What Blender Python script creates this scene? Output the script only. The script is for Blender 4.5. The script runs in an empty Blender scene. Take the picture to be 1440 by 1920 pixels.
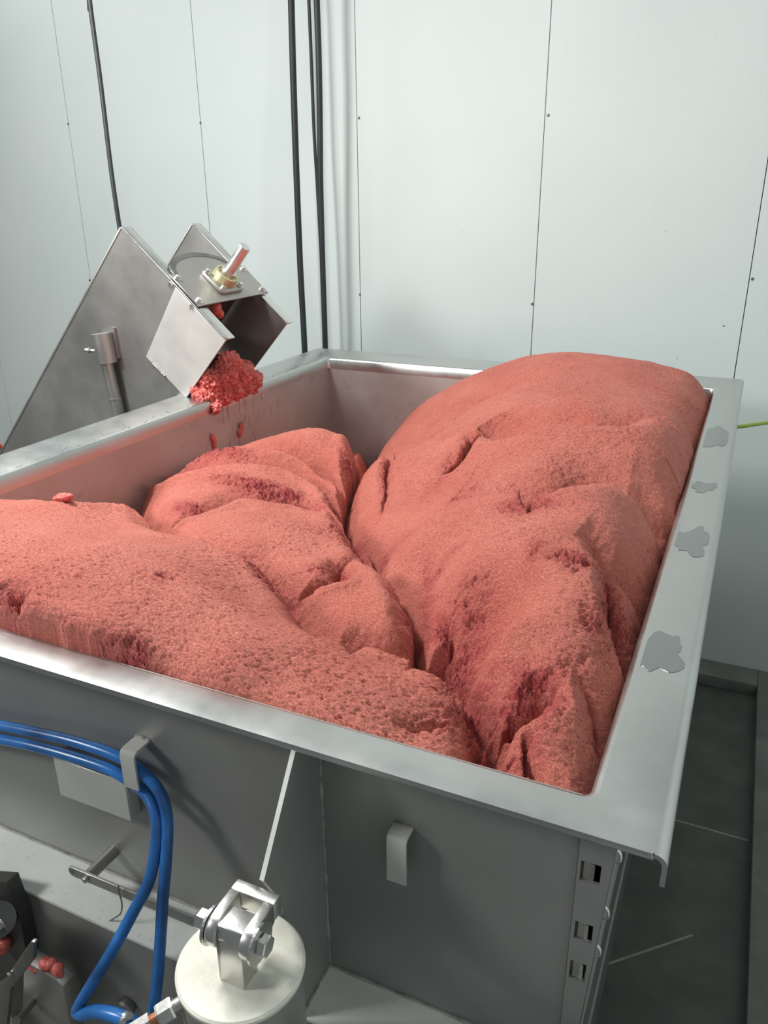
import bpy, bmesh, math, random
import numpy as np
from mathutils import Vector, Matrix

random.seed(7)
rng = np.random.RandomState(11)
scene = bpy.context.scene
H = 1.70                     # height of the hopper rim above the floor (m); geometry below is written relative to the rim

# ------------------------------------------------------------------ camera
F_PX, YAW, PITCH, ROLL, CAM_Z = 1476.35, 0.434258, 0.377689, -0.010224, 0.70
def cam_axes():
    cy, sy, cp, sp = math.cos(YAW), math.sin(YAW), math.cos(PITCH), math.sin(PITCH)
    f = Vector((-sy*cp, cy*cp, -sp)); r = Vector((cy, sy, 0)); u = r.cross(f)
    c, s = math.cos(ROLL), math.sin(ROLL)
    return c*r + s*u, -s*r + c*u, f
CR, CU, CF = cam_axes()
cam_data = bpy.data.cameras.new('camera')
cam = bpy.data.objects.new('camera', cam_data)
scene.collection.objects.link(cam)
cam_data.sensor_fit = 'VERTICAL'; cam_data.sensor_height = 36.0
cam_data.lens = F_PX*36.0/1920.0
cam_data.clip_start = 0.02
M = Matrix((CR, CU, -CF)).transposed().to_4x4()
M.translation = Vector((0, 0, H+CAM_Z))
cam.matrix_world = M
scene.camera = cam

# ------------------------------------------------------------------ world, lights, exposure
world = bpy.data.worlds.new('world'); scene.world = world
world.use_nodes = True
bg = world.node_tree.nodes['Background']
bg.inputs['Color'].default_value = (0.90, 0.97, 1.0, 1); bg.inputs['Strength'].default_value = 0.17
def area(name, loc, target, size, power, color, size_y=None):
    l = bpy.data.lights.new(name, 'AREA'); l.energy = power; l.color = color
    l.shape = 'RECTANGLE'; l.size = size; l.size_y = size_y or size
    o = bpy.data.objects.new(name, l); scene.collection.objects.link(o)
    o.location = loc
    o.rotation_euler = (Vector(target)-Vector(loc)).to_track_quat('-Z', 'Y').to_euler()
    return o
area('ceiling_lamp', (-2.5, 1.5, 4.0), (-1.6, 1.5, 1.6), 0.8, 98, (1.0, 0.99, 0.96), 0.3)
area('ceiling_lamp', (-4.2, 2.7, 4.4), (-2.8, 2.9, 1.6), 1.2, 28, (1.0, 1.0, 0.98), 0.3)
area('ceiling_lamp', (-1.4, 1.4, 6.2), (-1.4, 2.6, 0), 3.0, 62, (0.95, 1.0, 0.99), 0.6)
area('front_fill', (-3.4, -0.9, 3.5), (-1.2, 1.0, 1.2), 0.7, 78, (0.99, 1.0, 0.98))  # fill light added front left to lift the front panel and ledge
scene.view_settings.view_transform = 'Standard'
scene.view_settings.look = 'None'
scene.view_settings.gamma = 1.0
scene.view_settings.use_curve_mapping = False
scene.view_settings.exposure = 0.0

# ------------------------------------------------------------------ helpers
COL = scene.collection
def ray(px, py):
    return CF*F_PX + CR*(px-720) - CU*(py-960)
def at(px, py, axis, val):
    """point seen at (px,py) lying on the real plane axis=val (rim-relative z)"""
    d = ray(px, py); o = Vector((0, 0, CAM_Z)); i = 'xyz'.index(axis)
    return o + d*((val-o[i])/d[i])

class MB:
    def __init__(s): s.v = []; s.f = []
    def add(s, vs, fs):
        n = len(s.v); s.v += [Vector(v) for v in vs]; s.f += [tuple(i+n for i in f) for f in fs]; return s
    def box(s, a, b, m=None):
        (x0, y0, z0), (x1, y1, z1) = a, b
        vs = [Vector(p) for p in [(x0,y0,z0),(x1,y0,z0),(x1,y1,z0),(x0,y1,z0),(x0,y0,z1),(x1,y0,z1),(x1,y1,z1),(x0,y1,z1)]]
        if m: vs = [m @ v for v in vs]
        return s.add(vs, [(0,3,2,1),(4,5,6,7),(0,1,5,4),(1,2,6,5),(2,3,7,6),(3,0,4,7)])
    def prism(s, pts, d):
        """closed polygon pts extruded by vector d"""
        n = len(pts); d = Vector(d); pts = [Vector(p) for p in pts]
        vs = pts + [p+d for p in pts]
        fs = [tuple(range(n))[::-1], tuple(range(n, 2*n))] + [(i, (i+1) % n, n+(i+1) % n, n+i) for i in range(n)]
        return s.add(vs, fs)
    def sweep(s, prof, a, b, ux, uy):
        """open/closed profile [(p,q)...] carried from a to b; ux,uy directions"""
        a, b, ux, uy = Vector(a), Vector(b), Vector(ux), Vector(uy)
        return s.prism([a+ux*p+uy*q for p, q in prof], b-a)
    def tube(s, pts, r, n=12, cap=True, close=False):
        pts = [Vector(p) for p in pts]; m = len(pts)
        rs = r if isinstance(r, (list, tuple)) else [r]*m
        t0 = (pts[1]-pts[0]).normalized()
        up = Vector((0, 0, 1)) if abs(t0.z) < .9 else Vector((0, 1, 0))
        x = t0.cross(up).normalized(); vs = []
        for i in range(m):
            t = (pts[min(i+1, m-1)]-pts[max(i-1, 0)]).normalized()
            x = (x - t*x.dot(t)).normalized(); y = t.cross(x)
            for k in range(n):
                a = 2*math.pi*k/n
                vs.append(pts[i] + (x*math.cos(a)+y*math.sin(a))*rs[i])
        fs = [(i*n+k, i*n+(k+1) % n, (i+1)*n+(k+1) % n, (i+1)*n+k) for i in range(m-1) for k in range(n)]
        if cap: fs += [tuple(range(n))[::-1], tuple(range((m-1)*n, m*n))]
        return s.add(vs, fs)
    def lathe(s, prof, o, axis, n=32):
        """prof [(r,h)...] around axis from o"""
        o, t = Vector(o), Vector(axis).normalized()
        up = Vector((0, 0, 1)) if abs(t.z) < .9 else Vector((0, 1, 0))
        x = t.cross(up).normalized(); y = t.cross(x); m = len(prof); vs = []
        for r, h in prof:
            for k in range(n):
                a = 2*math.pi*k/n
                vs.append(o+t*h+(x*math.cos(a)+y*math.sin(a))*max(r, 1e-5))
        fs = [(i*n+k, i*n+(k+1) % n, (i+1)*n+(k+1) % n, (i+1)*n+k) for i in range(m-1) for k in range(n)]
        fs += [tuple(range(n))[::-1], tuple(range((m-1)*n, m*n))]
        return s.add(vs, fs)
    def build(s, name, mat, parent=None, smooth=False, bevel=0, seg=2):
        me = bpy.data.meshes.new(name)
        off = parent_base(parent)
        me.from_pydata([(v.x-off.x, v.y-off.y, v.z+H-off.z) for v in s.v], [], s.f)
        bm = bmesh.new(); bm.from_mesh(me)
        bmesh.ops.recalc_face_normals(bm, faces=bm.faces[:])
        if bevel:
            es = [e for e in bm.edges if len(e.link_faces) == 2 and e.calc_face_angle(0) > math.radians(40)]
            bmesh.ops.bevel(bm, geom=es, offset=bevel, segments=seg, affect='EDGES', profile=.5, clamp_overlap=True)
        bm.to_mesh(me); bm.free()
        me.materials.append(mat)
        if smooth or bevel:
            me.polygons.foreach_set('use_smooth', [True]*len(me.polygons))
            me.set_sharp_from_angle(angle=math.radians(42))
        o = bpy.data.objects.new(name, me); COL.objects.link(o)
        if parent: o.parent = parent
        return o
def parent_base(p):
    v = Vector((0, 0, 0))
    while p: v += p.location; p = p.parent
    return v
def thing(name, label, cat, base, group=None):
    o = bpy.data.objects.new(name, None); COL.objects.link(o)
    o.empty_display_size = .1
    o.location = (base[0], base[1], base[2]+H)
    return tag(o, label, cat, group)
def tag(o, label, cat, group=None, kind=None):
    o['label'] = label; o['category'] = cat
    if group: o['group'] = group
    if kind: o['kind'] = kind
    return o
def structure(o, label=None):
    o['kind'] = 'structure'
    if label: o['label'] = label
    return o
def spline(pts, n=10):
    """Catmull-Rom through pts"""
    P = [Vector(p) for p in pts]; P = [2*P[0]-P[1]]+P+[2*P[-1]-P[-2]]; out = []
    for i in range(1, len(P)-2):
        for k in range(n):
            t = k/n; a, b, c, d = P[i-1:i+3]
            out.append(.5*((2*b)+(c-a)*t+(2*a-5*b+4*c-d)*t*t+(3*b-a-3*c+d)*t**3))
    return out+[P[-2]]

# ------------------------------------------------------------------ materials
def new_mat(name):
    m = bpy.data.materials.new(name); m.use_nodes = True
    nt = m.node_tree; b = nt.nodes['Principled BSDF']
    return m, nt, b
def node(nt, t, **kw):
    n = nt.nodes.new(t)
    for k, v in kw.items():
        if k in n.inputs.keys(): n.inputs[k].default_value = v
        else: setattr(n, k, v)
    return n
def coords(nt, scale=(1, 1, 1)):
    tc = node(nt, 'ShaderNodeNewGeometry'); mp = node(nt, 'ShaderNodeMapping'); mp.inputs['Scale'].default_value = scale
    nt.links.new(tc.outputs['Position'], mp.inputs['Vector']); return mp.outputs['Vector']
def ramp(nt, src, stops):
    r = node(nt, 'ShaderNodeValToRGB'); e = r.color_ramp.elements
    while len(e) < len(stops): e.new(.5)
    for el, (p, c) in zip(e, stops):
        el.position = p; el.color = (c, c, c, 1) if isinstance(c, (int, float)) else (*c, 1)
    nt.links.new(src, r.inputs['Fac']); return r.outputs['Color']
def steel(name, col, rough=.38, var=.12, metallic=1.0, scale=6, bump=.04, brush=(1, 1, 1), spots=0.0):
    m, nt, b = new_mat(name)
    v = coords(nt, brush)
    n1 = node(nt, 'ShaderNodeTexNoise', Scale=scale, Detail=6.0, Roughness=.6); nt.links.new(v, n1.inputs['Vector'])
    n2 = node(nt, 'ShaderNodeTexNoise', Scale=scale*30, Detail=3.0); nt.links.new(v, n2.inputs['Vector'])
    c0 = tuple(max(0, x*(1-var)) for x in col); c1 = tuple(min(1, x*(1+var)) for x in col)
    c = ramp(nt, n1.outputs['Fac'], [(.3, c0), (.7, c1)])
    if spots:
        n3 = node(nt, 'ShaderNodeTexNoise', Scale=scale*5, Detail=4.0, Roughness=.7); nt.links.new(v, n3.inputs['Vector'])
        k = ramp(nt, n3.outputs['Fac'], [(.60, 0.0), (.68, spots)])
        mx = node(nt, 'ShaderNodeMix', data_type='RGBA'); nt.links.new(k, mx.inputs['Factor'])
        nt.links.new(c, mx.inputs['A']); mx.inputs['B'].default_value = tuple(x*.45 for x in col)+(1,); c = mx.outputs['Result']
    nt.links.new(c, b.inputs['Base Color'])
    r = ramp(nt, n1.outputs['Fac'], [(.3, rough-.08), (.7, rough+.10)]); nt.links.new(r, b.inputs['Roughness'])
    b.inputs['Metallic'].default_value = metallic
    bp = node(nt, 'ShaderNodeBump', Strength=bump, Distance=.002); nt.links.new(n2.outputs['Fac'], bp.inputs['Height'])
    nt.links.new(bp.outputs['Normal'], b.inputs['Normal'])
    return m
def plain(name, col, rough=.5, metallic=0.0, var=.1, scale=20, bump=.1, bscale=None):
    m, nt, b = new_mat(name); v = coords(nt)
    n1 = node(nt, 'ShaderNodeTexNoise', Scale=scale, Detail=5.0); nt.links.new(v, n1.inputs['Vector'])
    c = ramp(nt, n1.outputs['Fac'], [(.3, tuple(x*(1-var) for x in col)), (.7, tuple(min(1, x*(1+var)) for x in col))])
    nt.links.new(c, b.inputs['Base Color']); b.inputs['Roughness'].default_value = rough; b.inputs['Metallic'].default_value = metallic
    n2 = node(nt, 'ShaderNodeTexNoise', Scale=bscale or scale*6, Detail=3.0); nt.links.new(v, n2.inputs['Vector'])
    bp = node(nt, 'ShaderNodeBump', Strength=bump, Distance=.003); nt.links.new(n2.outputs['Fac'], bp.inputs['Height'])
    nt.links.new(bp.outputs['Normal'], b.inputs['Normal'])
    return m
STEEL_RIM = steel('steel_rim', (.55, .56, .55), .33, .06, scale=5, spots=.0)
STEEL_BODY = steel('steel_body', (.31, .31, .30), .45, .08, scale=4, metallic=.5)
STEEL_INNER = steel('steel_inner', (.46, .44, .425), .48, .10, scale=3, metallic=.65, spots=.30)
STEEL_LEDGE = steel('steel_ledge', (.76, .78, .74), .5, .08, scale=9, metallic=.15, spots=.3)
STEEL_CHUTE = steel('steel_chute', (.46, .445, .42), .42, .10, scale=3, metallic=.9)
STEEL_MATT = steel('steel_matt', (.58, .575, .545), .5, .08, scale=6, metallic=.3)
STEEL_BRIGHT = steel('steel_bright', (.72, .71, .69), .30, .06, scale=15)
STEEL_DARK = steel('steel_dark', (.22, .22, .21), .45, .2, scale=12, metallic=.8)
WELD = steel('weld_bead', (.42, .41, .39), .42, .3, scale=60, bump=.6)
GREASE = plain('greasy_steel', (.05, .052, .048), .45, .3, .3, 12, .2)
CAST = plain('cream_paint', (.70, .69, .60), .42, 0, .16, 14, .12)
WATER = steel('wet_steel', (.32, .33, .325), .16, .05, scale=10, metallic=.9)

def meat_mat():
    m, nt, b = new_mat('ground_meat'); v = coords(nt)
    big = node(nt, 'ShaderNodeTexNoise', Scale=5.0, Detail=4.0); nt.links.new(v, big.inputs['Vector'])
    c = ramp(nt, big.outputs['Fac'], [(.3, (.67, .182, .132)), (.7, (.76, .240, .180))])
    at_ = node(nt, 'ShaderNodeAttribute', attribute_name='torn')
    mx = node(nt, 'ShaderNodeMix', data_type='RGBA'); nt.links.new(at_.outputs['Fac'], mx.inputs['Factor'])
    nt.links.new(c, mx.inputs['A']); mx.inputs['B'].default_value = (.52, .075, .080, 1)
    # fibres: stretched fine noise makes paler and darker flecks
    warp = node(nt, 'ShaderNodeTexNoise', Scale=60.0, Detail=2.0); nt.links.new(v, warp.inputs['Vector'])
    fl = node(nt, 'ShaderNodeTexNoise', Scale=230.0, Detail=3.0, Roughness=.65, Distortion=1.2); nt.links.new(v, fl.inputs['Vector'])
    dark = ramp(nt, fl.outputs['Fac'], [(.32, .8), (.42, 0.0)])
    m2 = node(nt, 'ShaderNodeMix', data_type='RGBA'); nt.links.new(dark, m2.inputs['Factor'])
    nt.links.new(mx.outputs['Result'], m2.inputs['A']); m2.inputs['B'].default_value = (.34, .05, .045, 1)
    lite = ramp(nt, fl.outputs['Fac'], [(.60, 0.0), (.72, .55)])
    m3 = node(nt, 'ShaderNodeMix', data_type='RGBA'); nt.links.new(lite, m3.inputs['Factor'])
    nt.links.new(m2.outputs['Result'], m3.inputs['A']); m3.inputs['B'].default_value = (.78, .36, .28, 1)
    nt.links.new(m3.outputs['Result'], b.inputs['Base Color'])
    b.inputs['Roughness'].default_value = .55; b.inputs['Specular IOR Level'].default_value = .35
    vo = node(nt, 'ShaderNodeTexNoise', Scale=210.0, Detail=4.0, Roughness=.7, Distortion=1.0); nt.links.new(v, vo.inputs['Vector'])
    bp = node(nt, 'ShaderNodeBump', Strength=1.0, Distance=.008); nt.links.new(vo.outputs['Fac'], bp.inputs['Height'])
    nt.links.new(bp.outputs['Normal'], b.inputs['Normal'])
    return m
MEAT = meat_mat()
MEAT.name='ground_meat'
CRUMB = plain('raw_meat_crumb', (.62, .13, .11), .4, 0, .2, 40, .5, 200)
RUBBER = plain('black_rubber', (.022, .027, .032), .5, 0, .2, 10, .1)
HOSE = plain('blue_hose', (.028, .155, .46), .28, 0, .55, 9, .05)
GREEN = plain('green_cord', (.30, .42, .05), .5)
ORANGE = plain('orange_plastic', (.75, .10, .03), .4)
def wall_mat():
    m, nt, b = new_mat('white_sandwich_panel'); v = coords(nt)
    n1 = node(nt, 'ShaderNodeTexNoise', Scale=1.2, Detail=3.0); nt.links.new(v, n1.inputs['Vector'])
    c = ramp(nt, n1.outputs['Fac'], [(.3, (.63, .70, .685)), (.7, (.68, .74, .73))]); nt.links.new(c, b.inputs['Base Color'])
    b.inputs['Roughness'].default_value = .6
    w = node(nt, 'ShaderNodeTexWave', Scale=6.0, Distortion=.0); w.bands_direction = 'X'; nt.links.new(v, w.inputs['Vector'])
    k = ramp(nt, w.outputs['Fac'], [(.0, 0.0), (.06, 1.0)])
    bp = node(nt, 'ShaderNodeBump', Strength=.12, Distance=.001); nt.links.new(k, bp.inputs['Height']); nt.links.new(bp.outputs['Normal'], b.inputs['Normal'])
    return m
WALL = wall_mat()
JOINT = plain('panel_joint', (.12, .13, .13), .8)
FLOOR = plain('dark_concrete', (.085, .09, .08), .55, 0, .25, 6, .2)
CURB = plain('curb_concrete', (.17, .175, .16), .7, 0, .2, 8, .3)
GROUT = plain('pale_joint', (.30, .30, .27), .8)

# ------------------------------------------------------------------ dimensions of the hopper (rim-relative)
X0, X1, Y0, Y1 = -1.825, -.101, .827, 3.316
XL, XR, YF, YB = X0-.168, X1+.103, Y0-.070, Y1+.211
FZ = -H
WALL_Y = 4.06
CURB_Z = -1.632

# ------------------------------------------------------------------ setting
b = MB().box((-5.5, -1.2, FZ-.1), (1.0, WALL_Y+.12, FZ)); fl = structure(b.build('floor', FLOOR), 'dark stained concrete floor')
b = MB()
b.box((-.02, 2.817, FZ), (.285, 2.825, FZ+.0012)); b.build('floor_joint', GROUT, fl)
p, q = Vector((-.135, 2.03, FZ)), Vector((.12, 2.27, FZ)); d = (q-p).normalized().cross(Vector((0, 0, 1)))*.004
MB().prism([p-d, q-d, q+d, p+d], (0, 0, .0012)).build('floor_joint', GROUT, fl)
wb = structure(MB().box((-5.5, WALL_Y+.02, FZ), (1.0, WALL_Y+.12, 3.2)).build('wall_back', JOINT), 'white insulated panel wall behind the hopper')
S0, PW = -3.985, .985
for k in range(-2, 6):
    xa, xb = S0+k*PW+.0018, S0+(k+1)*PW-.0018
    if k == 5: xb = 1.0
    if xa > .99: continue
    xa = max(xa, -5.5); xb = min(xb, 1.0)
    MB().box((xa, WALL_Y, CURB_Z-.01), (xb, WALL_Y+.02, 3.2)).build('wall_panel', WALL, wb, bevel=.0012, seg=1)
scr = MB().lathe([(.0, -.001), (.007, -.001), (.007, .001), (.004, .005), (.0, .0055)], (0, 0, 0), (0, -1, 0), 10)
proto = None
for (u, v_) in [(128, 232), (376, 230), (673, 221), (1028, 216), (168, 525), (675, 552), (998, 570), (1411, 523)]:
    P = at(u, v_, 'y', WALL_Y)
    if proto is None:
        proto = scr.build('screw', STEEL_DARK, wb); proto.data.transform(Matrix.Translation((0, 0, -H))); o = proto
    else: o = proto.copy(); COL.objects.link(o)
    o.location = (P.x, P.y, P.z+H)
# concrete plinth along the wall and along the right side
structure(MB().box((-5.5, WALL_Y-.16, FZ), (.292, WALL_Y, CURB_Z)).build('baseboard_back', CURB, bevel=.006), 'low concrete plinth along the panel wall')
structure(MB().box((.292, -1.2, FZ), (1.0, WALL_Y, CURB_Z)).build('baseboard_right', CURB, bevel=.006), 'raised concrete plinth along the right side')
structure(MB().box((1.0, -1.2, FZ), (1.1, WALL_Y+.12, 3.2)).build('wall_right', WALL), 'white panel wall right of the hopper')

# ------------------------------------------------------------------ hopper
hop = thing('hopper', 'large stainless steel meat hopper with a wide flat rim', 'hopper', (-1.0, 2.0, FZ))
# rim: four flanges mitred into one frame
def rim():
    T = .006; b = MB()
    b.box((XL, YF, -T), (XR-.012, Y0, 0)); b.box((XL, Y1, -T), (XR-.012, YB, 0)); b.box((XL, Y0, -T), (X0, Y1, 0)); b.box((X1, Y0, -T), (XR-.012, Y1, 0))
    return b
def plate_with_hole():
    """rim as one sheet with a rounded inner corner and the right side bent down"""
    b = MB(); r = .018
    def rect(x0, y0, x1, y1, rr, z, n=5):
        out = []
        for (cx, cy, a0) in [(x1-rr, y0+rr, -90), (x1-rr, y1-rr, 0), (x0+rr, y1-rr, 90), (x0+rr, y0+rr, 180)]:
            for k in range(n+1):
                a = math.radians(a0+90*k/n); out.append(Vector((cx+rr*math.cos(a), cy+rr*math.sin(a), z)))
        return out
    prof = [(XL, YF, XR-.016, YB, .004, 0), (X0-.012, Y0-.010, X1+.012, Y1+.012, .022, 0)]
    ring = [rect(*prof[0]), rect(*prof[1]),
            rect(X0-.005, Y0-.004, X1+.005, Y1+.005, .02, -.0025), rect(X0, Y0, X1, Y1, .018, -.010), rect(X0+.001, Y0+.001, X1-.001, Y1-.001, .018, -.05),
            rect(X0-.004, Y0-.004, X1+.004, Y1+.004, .022, -.05), rect(X0-.006, Y0-.006, X1+.006, Y1+.006, .022, -.011), rect(XL, YF, XR-.016, YB, .004, -.006)]
    n = len(ring[0]); vs = [p for rg in ring for p in rg]; fs = []
    for i in range(len(ring)):
        j = (i+1) % len(ring)
        for k in range(n): fs.append((i*n+k, i*n+(k+1) % n, j*n+(k+1) % n, j*n+k))
    return b.add(vs, fs)
plate_with_hole().build('rim', STEEL_RIM, hop, smooth=True)
# right lip: quarter bend and a short drop
prof = []; R0 = .016
for k in range(7): a = math.pi/2*(1-k/6); prof.append((XR-R0+R0*math.cos(a), -R0+R0*math.sin(a)))
prof += [(XR, -.044), (XR-.006, -.044)]
for k in range(7): a = math.pi/2*(k/6); prof.append((XR-R0+(R0-.006)*math.cos(a), -R0+(R0-.006)*math.sin(a)))
b = MB(); b.sweep(prof, (0, YF, 0), (0, YB, 0), (1, 0, 0), (0, 0, 1)); b.build('rim_lip', STEEL_RIM, hop, smooth=True)
MB().box((XL, YF, -.0105), (XR-.016, YF+.004, -.0045)).build('rim_lip', STEEL_RIM, hop, bevel=.0015)
# outer lip on left and back
MB().box((XL, YF+.004, -.05), (XL+.005, YB, -.0045)).build('rim_lip', STEEL_RIM, hop)
MB().box((XL, YB-.005, -.05), (XR-.016, YB, -.0045)).build('rim_lip', STEEL_RIM, hop)
# walls
DEEP = -1.0
MB().prism([(X0-.006, Y0, -.04), (X0, Y0, -.04), (X0+.05, Y0, DEEP), (X0+.044, Y0, DEEP)], (0, Y1-Y0, 0)).build('side_wall', STEEL_INNER, hop)
MB().prism([(X0, Y1, -.04), (X0, Y1+.006, -.04), (X0, Y1+.006, DEEP), (X0, Y1, DEEP)], (X1-X0, 0, 0)).build('back_wall', STEEL_INNER, hop)
XE = -.056                                   # right end of the front sheet
MB().prism([(XE-.006, YF+.075, -.006), (XE, YF+.075, -.006), (XE-.035, YF+.075, -.62), (XE-.041, YF+.075, -.62)], (0, YB-YF-.15, 0)).build('side_wall', STEEL_BODY, hop)
MB().prism([(XL+.08, Y0-.004, -.006), (XL+.08, Y0+.002, -.006), (XL+.08, Y0+.002, -.498), (XL+.08, Y0-.004, -.498)], (X1-XL-.08, 0, 0)).build('front_panel', STEEL_BODY, hop)
MB().prism([(X0, Y0+.0, DEEP), (X1, Y0, DEEP), (X1, Y1, DEEP), (X0, Y1, DEEP)], (0, 0, -.006)).build('bottom', STEEL_BODY, hop)
# corner strip with three slots
def strip():
    b = MB(); ya, yb_ = Y0-.012, Y0-.006
    slots = []
    for (u, v_, w, h) in [(1110, 1625, .026, .034), (1097, 1735, .024, .032), (1086, 1808, .022, .034)]:
        P = at(u, v_, 'y', Y0); slots.append((P.x, P.z, w, h))
    def xr(z): return XE+.0 + (z)*.060
    def xl(z): return X1-.004
    zc = -.007
    def quad(z1, z0, x1a=None, x1b=None, x0a=None, x0b=None):
        L1 = xl(z1) if x0a is None else x0a; L0 = xl(z0) if x0b is None else x0b
        R1 = xr(z1) if x1a is None else x1a; R0_ = xr(z0) if x1b is None else x1b
        b.prism([(L0, ya, z0), (R0_, ya, z0), (R1, ya, z1), (L1, ya, z1)], (0, .006, 0))
    for (cx, cz, w, h) in slots:
        top, bot = cz+h/2, cz-h/2
        quad(zc, top); 
        quad(top, bot, cx-w/2, cx-w/2); quad(top, bot, None, None, cx+w/2, cx+w/2)
        zc = bot
    quad(zc, -.62)
    return b, slots
b, slots = strip()
MB().box((X1-.006, Y0-.005, -.62), (XE-.042, Y0-.001, -.007)).build('backing_strip', STEEL_DARK, hop)
b.build('slotted_strip', STEEL_BODY, hop)
for (cx, cz, w, h) in slots:
    MB().sweep([(0, 0), (.010, .0), (.014, .004), (.014, .006), (.009, .003), (0, .003)], (cx-w/2+.004, Y0-.0065, cz-h*.42), (cx-w/2+.004, Y0-.0065, cz+h*.42), (1, 0, 0), (0, -1, 0)).build('slot_tab', STEEL_BRIGHT, hop)
    x = XE+cz*.06
    MB().tube(spline([(x-.002, Y0+.03, cz+.014), (x+.006, Y0+.03, cz+.006), (x+.006, Y0+.03, cz-.006), (x-.002, Y0+.03, cz-.010)], 4), .0022, 6).build('catch_loop', STEEL_BRIGHT, hop)
# ledge and lower panel
LZ = -.497
LX0, LX1 = XL+.08, X1
MB().prism([(LX0, Y0, LZ), (LX0, .728, LZ-.006), (LX0, .728, LZ-.012), (LX0, Y0, LZ-.006)], (XE-.05-LX0, 0, 0)).build('ledge', STEEL_LEDGE, hop)
MB().box((LX0, .7290, -1.30), (XE-.05, .735, LZ-.012)).build('lower_panel', STEEL_BODY, hop)
MB().box((XE-.056, .735, -1.3), (XE-.05, YB-.2, -.55)).build('lower_panel', STEEL_DARK, hop)
def bead(name, pts, r, parent, amp=.25):
    P = spline(pts, 14); rs = [r*(1+amp*math.sin(i*1.9)+amp*random.uniform(-1, 1)) for i in range(len(P))]
    return MB().tube(P, rs, 6).build(name, WELD, parent, smooth=True)
bead('weld_seam', [(LX0, Y0-.005, LZ+.001), (-.8, Y0-.005, LZ+.001), (-.5, Y0-.005, LZ+.001), (X1, Y0-.005, LZ+.001)], .0035, hop)
# legs
for (x, y) in [(XL+.14, .80), (XE-.11, .80), (XL+.14, YB-.25), (XE-.11, YB-.25)]:
    MB().box((x-.035, y-.035, FZ), (x+.035, y+.035, DEEP+.02)).build('leg', STEEL_DARK, hop)
# gusset rib
gx = at(545, 1400, 'z', 0).x
P1 = at(545, 1400, 'x', gx); P2 = at(491, 1650, 'x', gx); P3 = at(550, 1776, 'x', gx); P4 = at(568, 1905, 'x', gx)
TH = .0035
rib = [(gx-TH, Y0-.004, -.008), (gx-TH, YF+.004, -.008), (gx-TH, P2.y, P2.z), (gx-TH, P2.y+.03, P2.z-.06), (gx-TH, P3.y, P3.z), (gx-TH, .726, LZ-.010), (gx-TH, .727, LZ+.0005), (gx-TH, Y0-.004, LZ+.0005)]
MB().prism(rib, (2*TH, 0, 0)).build('gusset_plate', STEEL_BODY, hop)
MB().prism([rib[1], rib[2], (gx-TH, P2.y-.001, P2.z), (gx-TH, YF+.003, -.008)], (2*TH, 0, 0)).build('lit_edge', STEEL_LEDGE, hop)  # lit front edge of the rib, its light put into a paler colour
MB().prism([rib[4], rib[5], (gx-TH, rib[5][1]-.0015, rib[5][2]), (gx-TH, rib[4][1]-.0015, rib[4][2])], (2*TH, 0, 0)).build('lit_edge', STEEL_LEDGE, hop)
bead('weld_seam', [(gx+TH, Y0-.005, -.012), (gx+TH, Y0-.005, -.25), (gx+TH, Y0-.005, LZ+.002)], .003, hop)
bead('weld_seam', [(gx+TH, Y0-.005, LZ+.001), (gx+TH, .78, LZ-.001), (gx+TH, .732, LZ-.004)], .0032, hop)

def strap_hook(name, u, v_, w, proj, drop, label, up=.0):
    """flat bar welded to the front, out then down"""
    P = at(u, v_, 'y', Y0-.004); T = .004
    pr = [(0, 0), (proj-.010, up-.0), (proj-.003, up-.003), (proj, up-.010), (proj, -drop), (proj-T, -drop), (proj-T, up-.010), (proj-.010, up-T-.002), (0, -T)]
    h = MB().sweep([(-p, q) for p, q in pr], (P.x-w/2, P.y, P.z), (P.x+w/2, P.y, P.z), (0, 1, 0), (0, 0, 1)).build(name, STEEL_MATT, hop, smooth=True)
    bead('weld_seam', [(P.x-w/2, P.y-.001, P.z), (P.x, P.y-.001, P.z+.001), (P.x+w/2, P.y-.001, P.z)], .0022, hop)
    return h
strap_hook('hose_hook', 268, 1383, .030, .042, .075, '')
strap_hook('strap_handle', 757, 1546, .030, .028, .085, '')
# plate holder (open box)
pA = at(100, 1425, 'y', Y0-.03); pB = at(233, 1462, 'y', Y0-.03); pC = at(238, 1538, 'y', Y0-.03)
zt, zb = (pA.z+pB.z)/2, pC.z
b = MB(); b.box((pA.x, Y0-.030, zb), (pB.x, Y0-.027, zt)); b.box((pA.x, Y0-.027, zb), (pA.x+.003, Y0-.004, zt)); b.box((pB.x-.003, Y0-.027, zb), (pB.x, Y0-.004, zt-.004)); b.box((pA.x+.003, Y0-.027, zb), (pB.x-.003, Y0-.004, zb+.003))
b.build('plate_holder', STEEL_MATT, hop, bevel=.001, seg=1)
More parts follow.
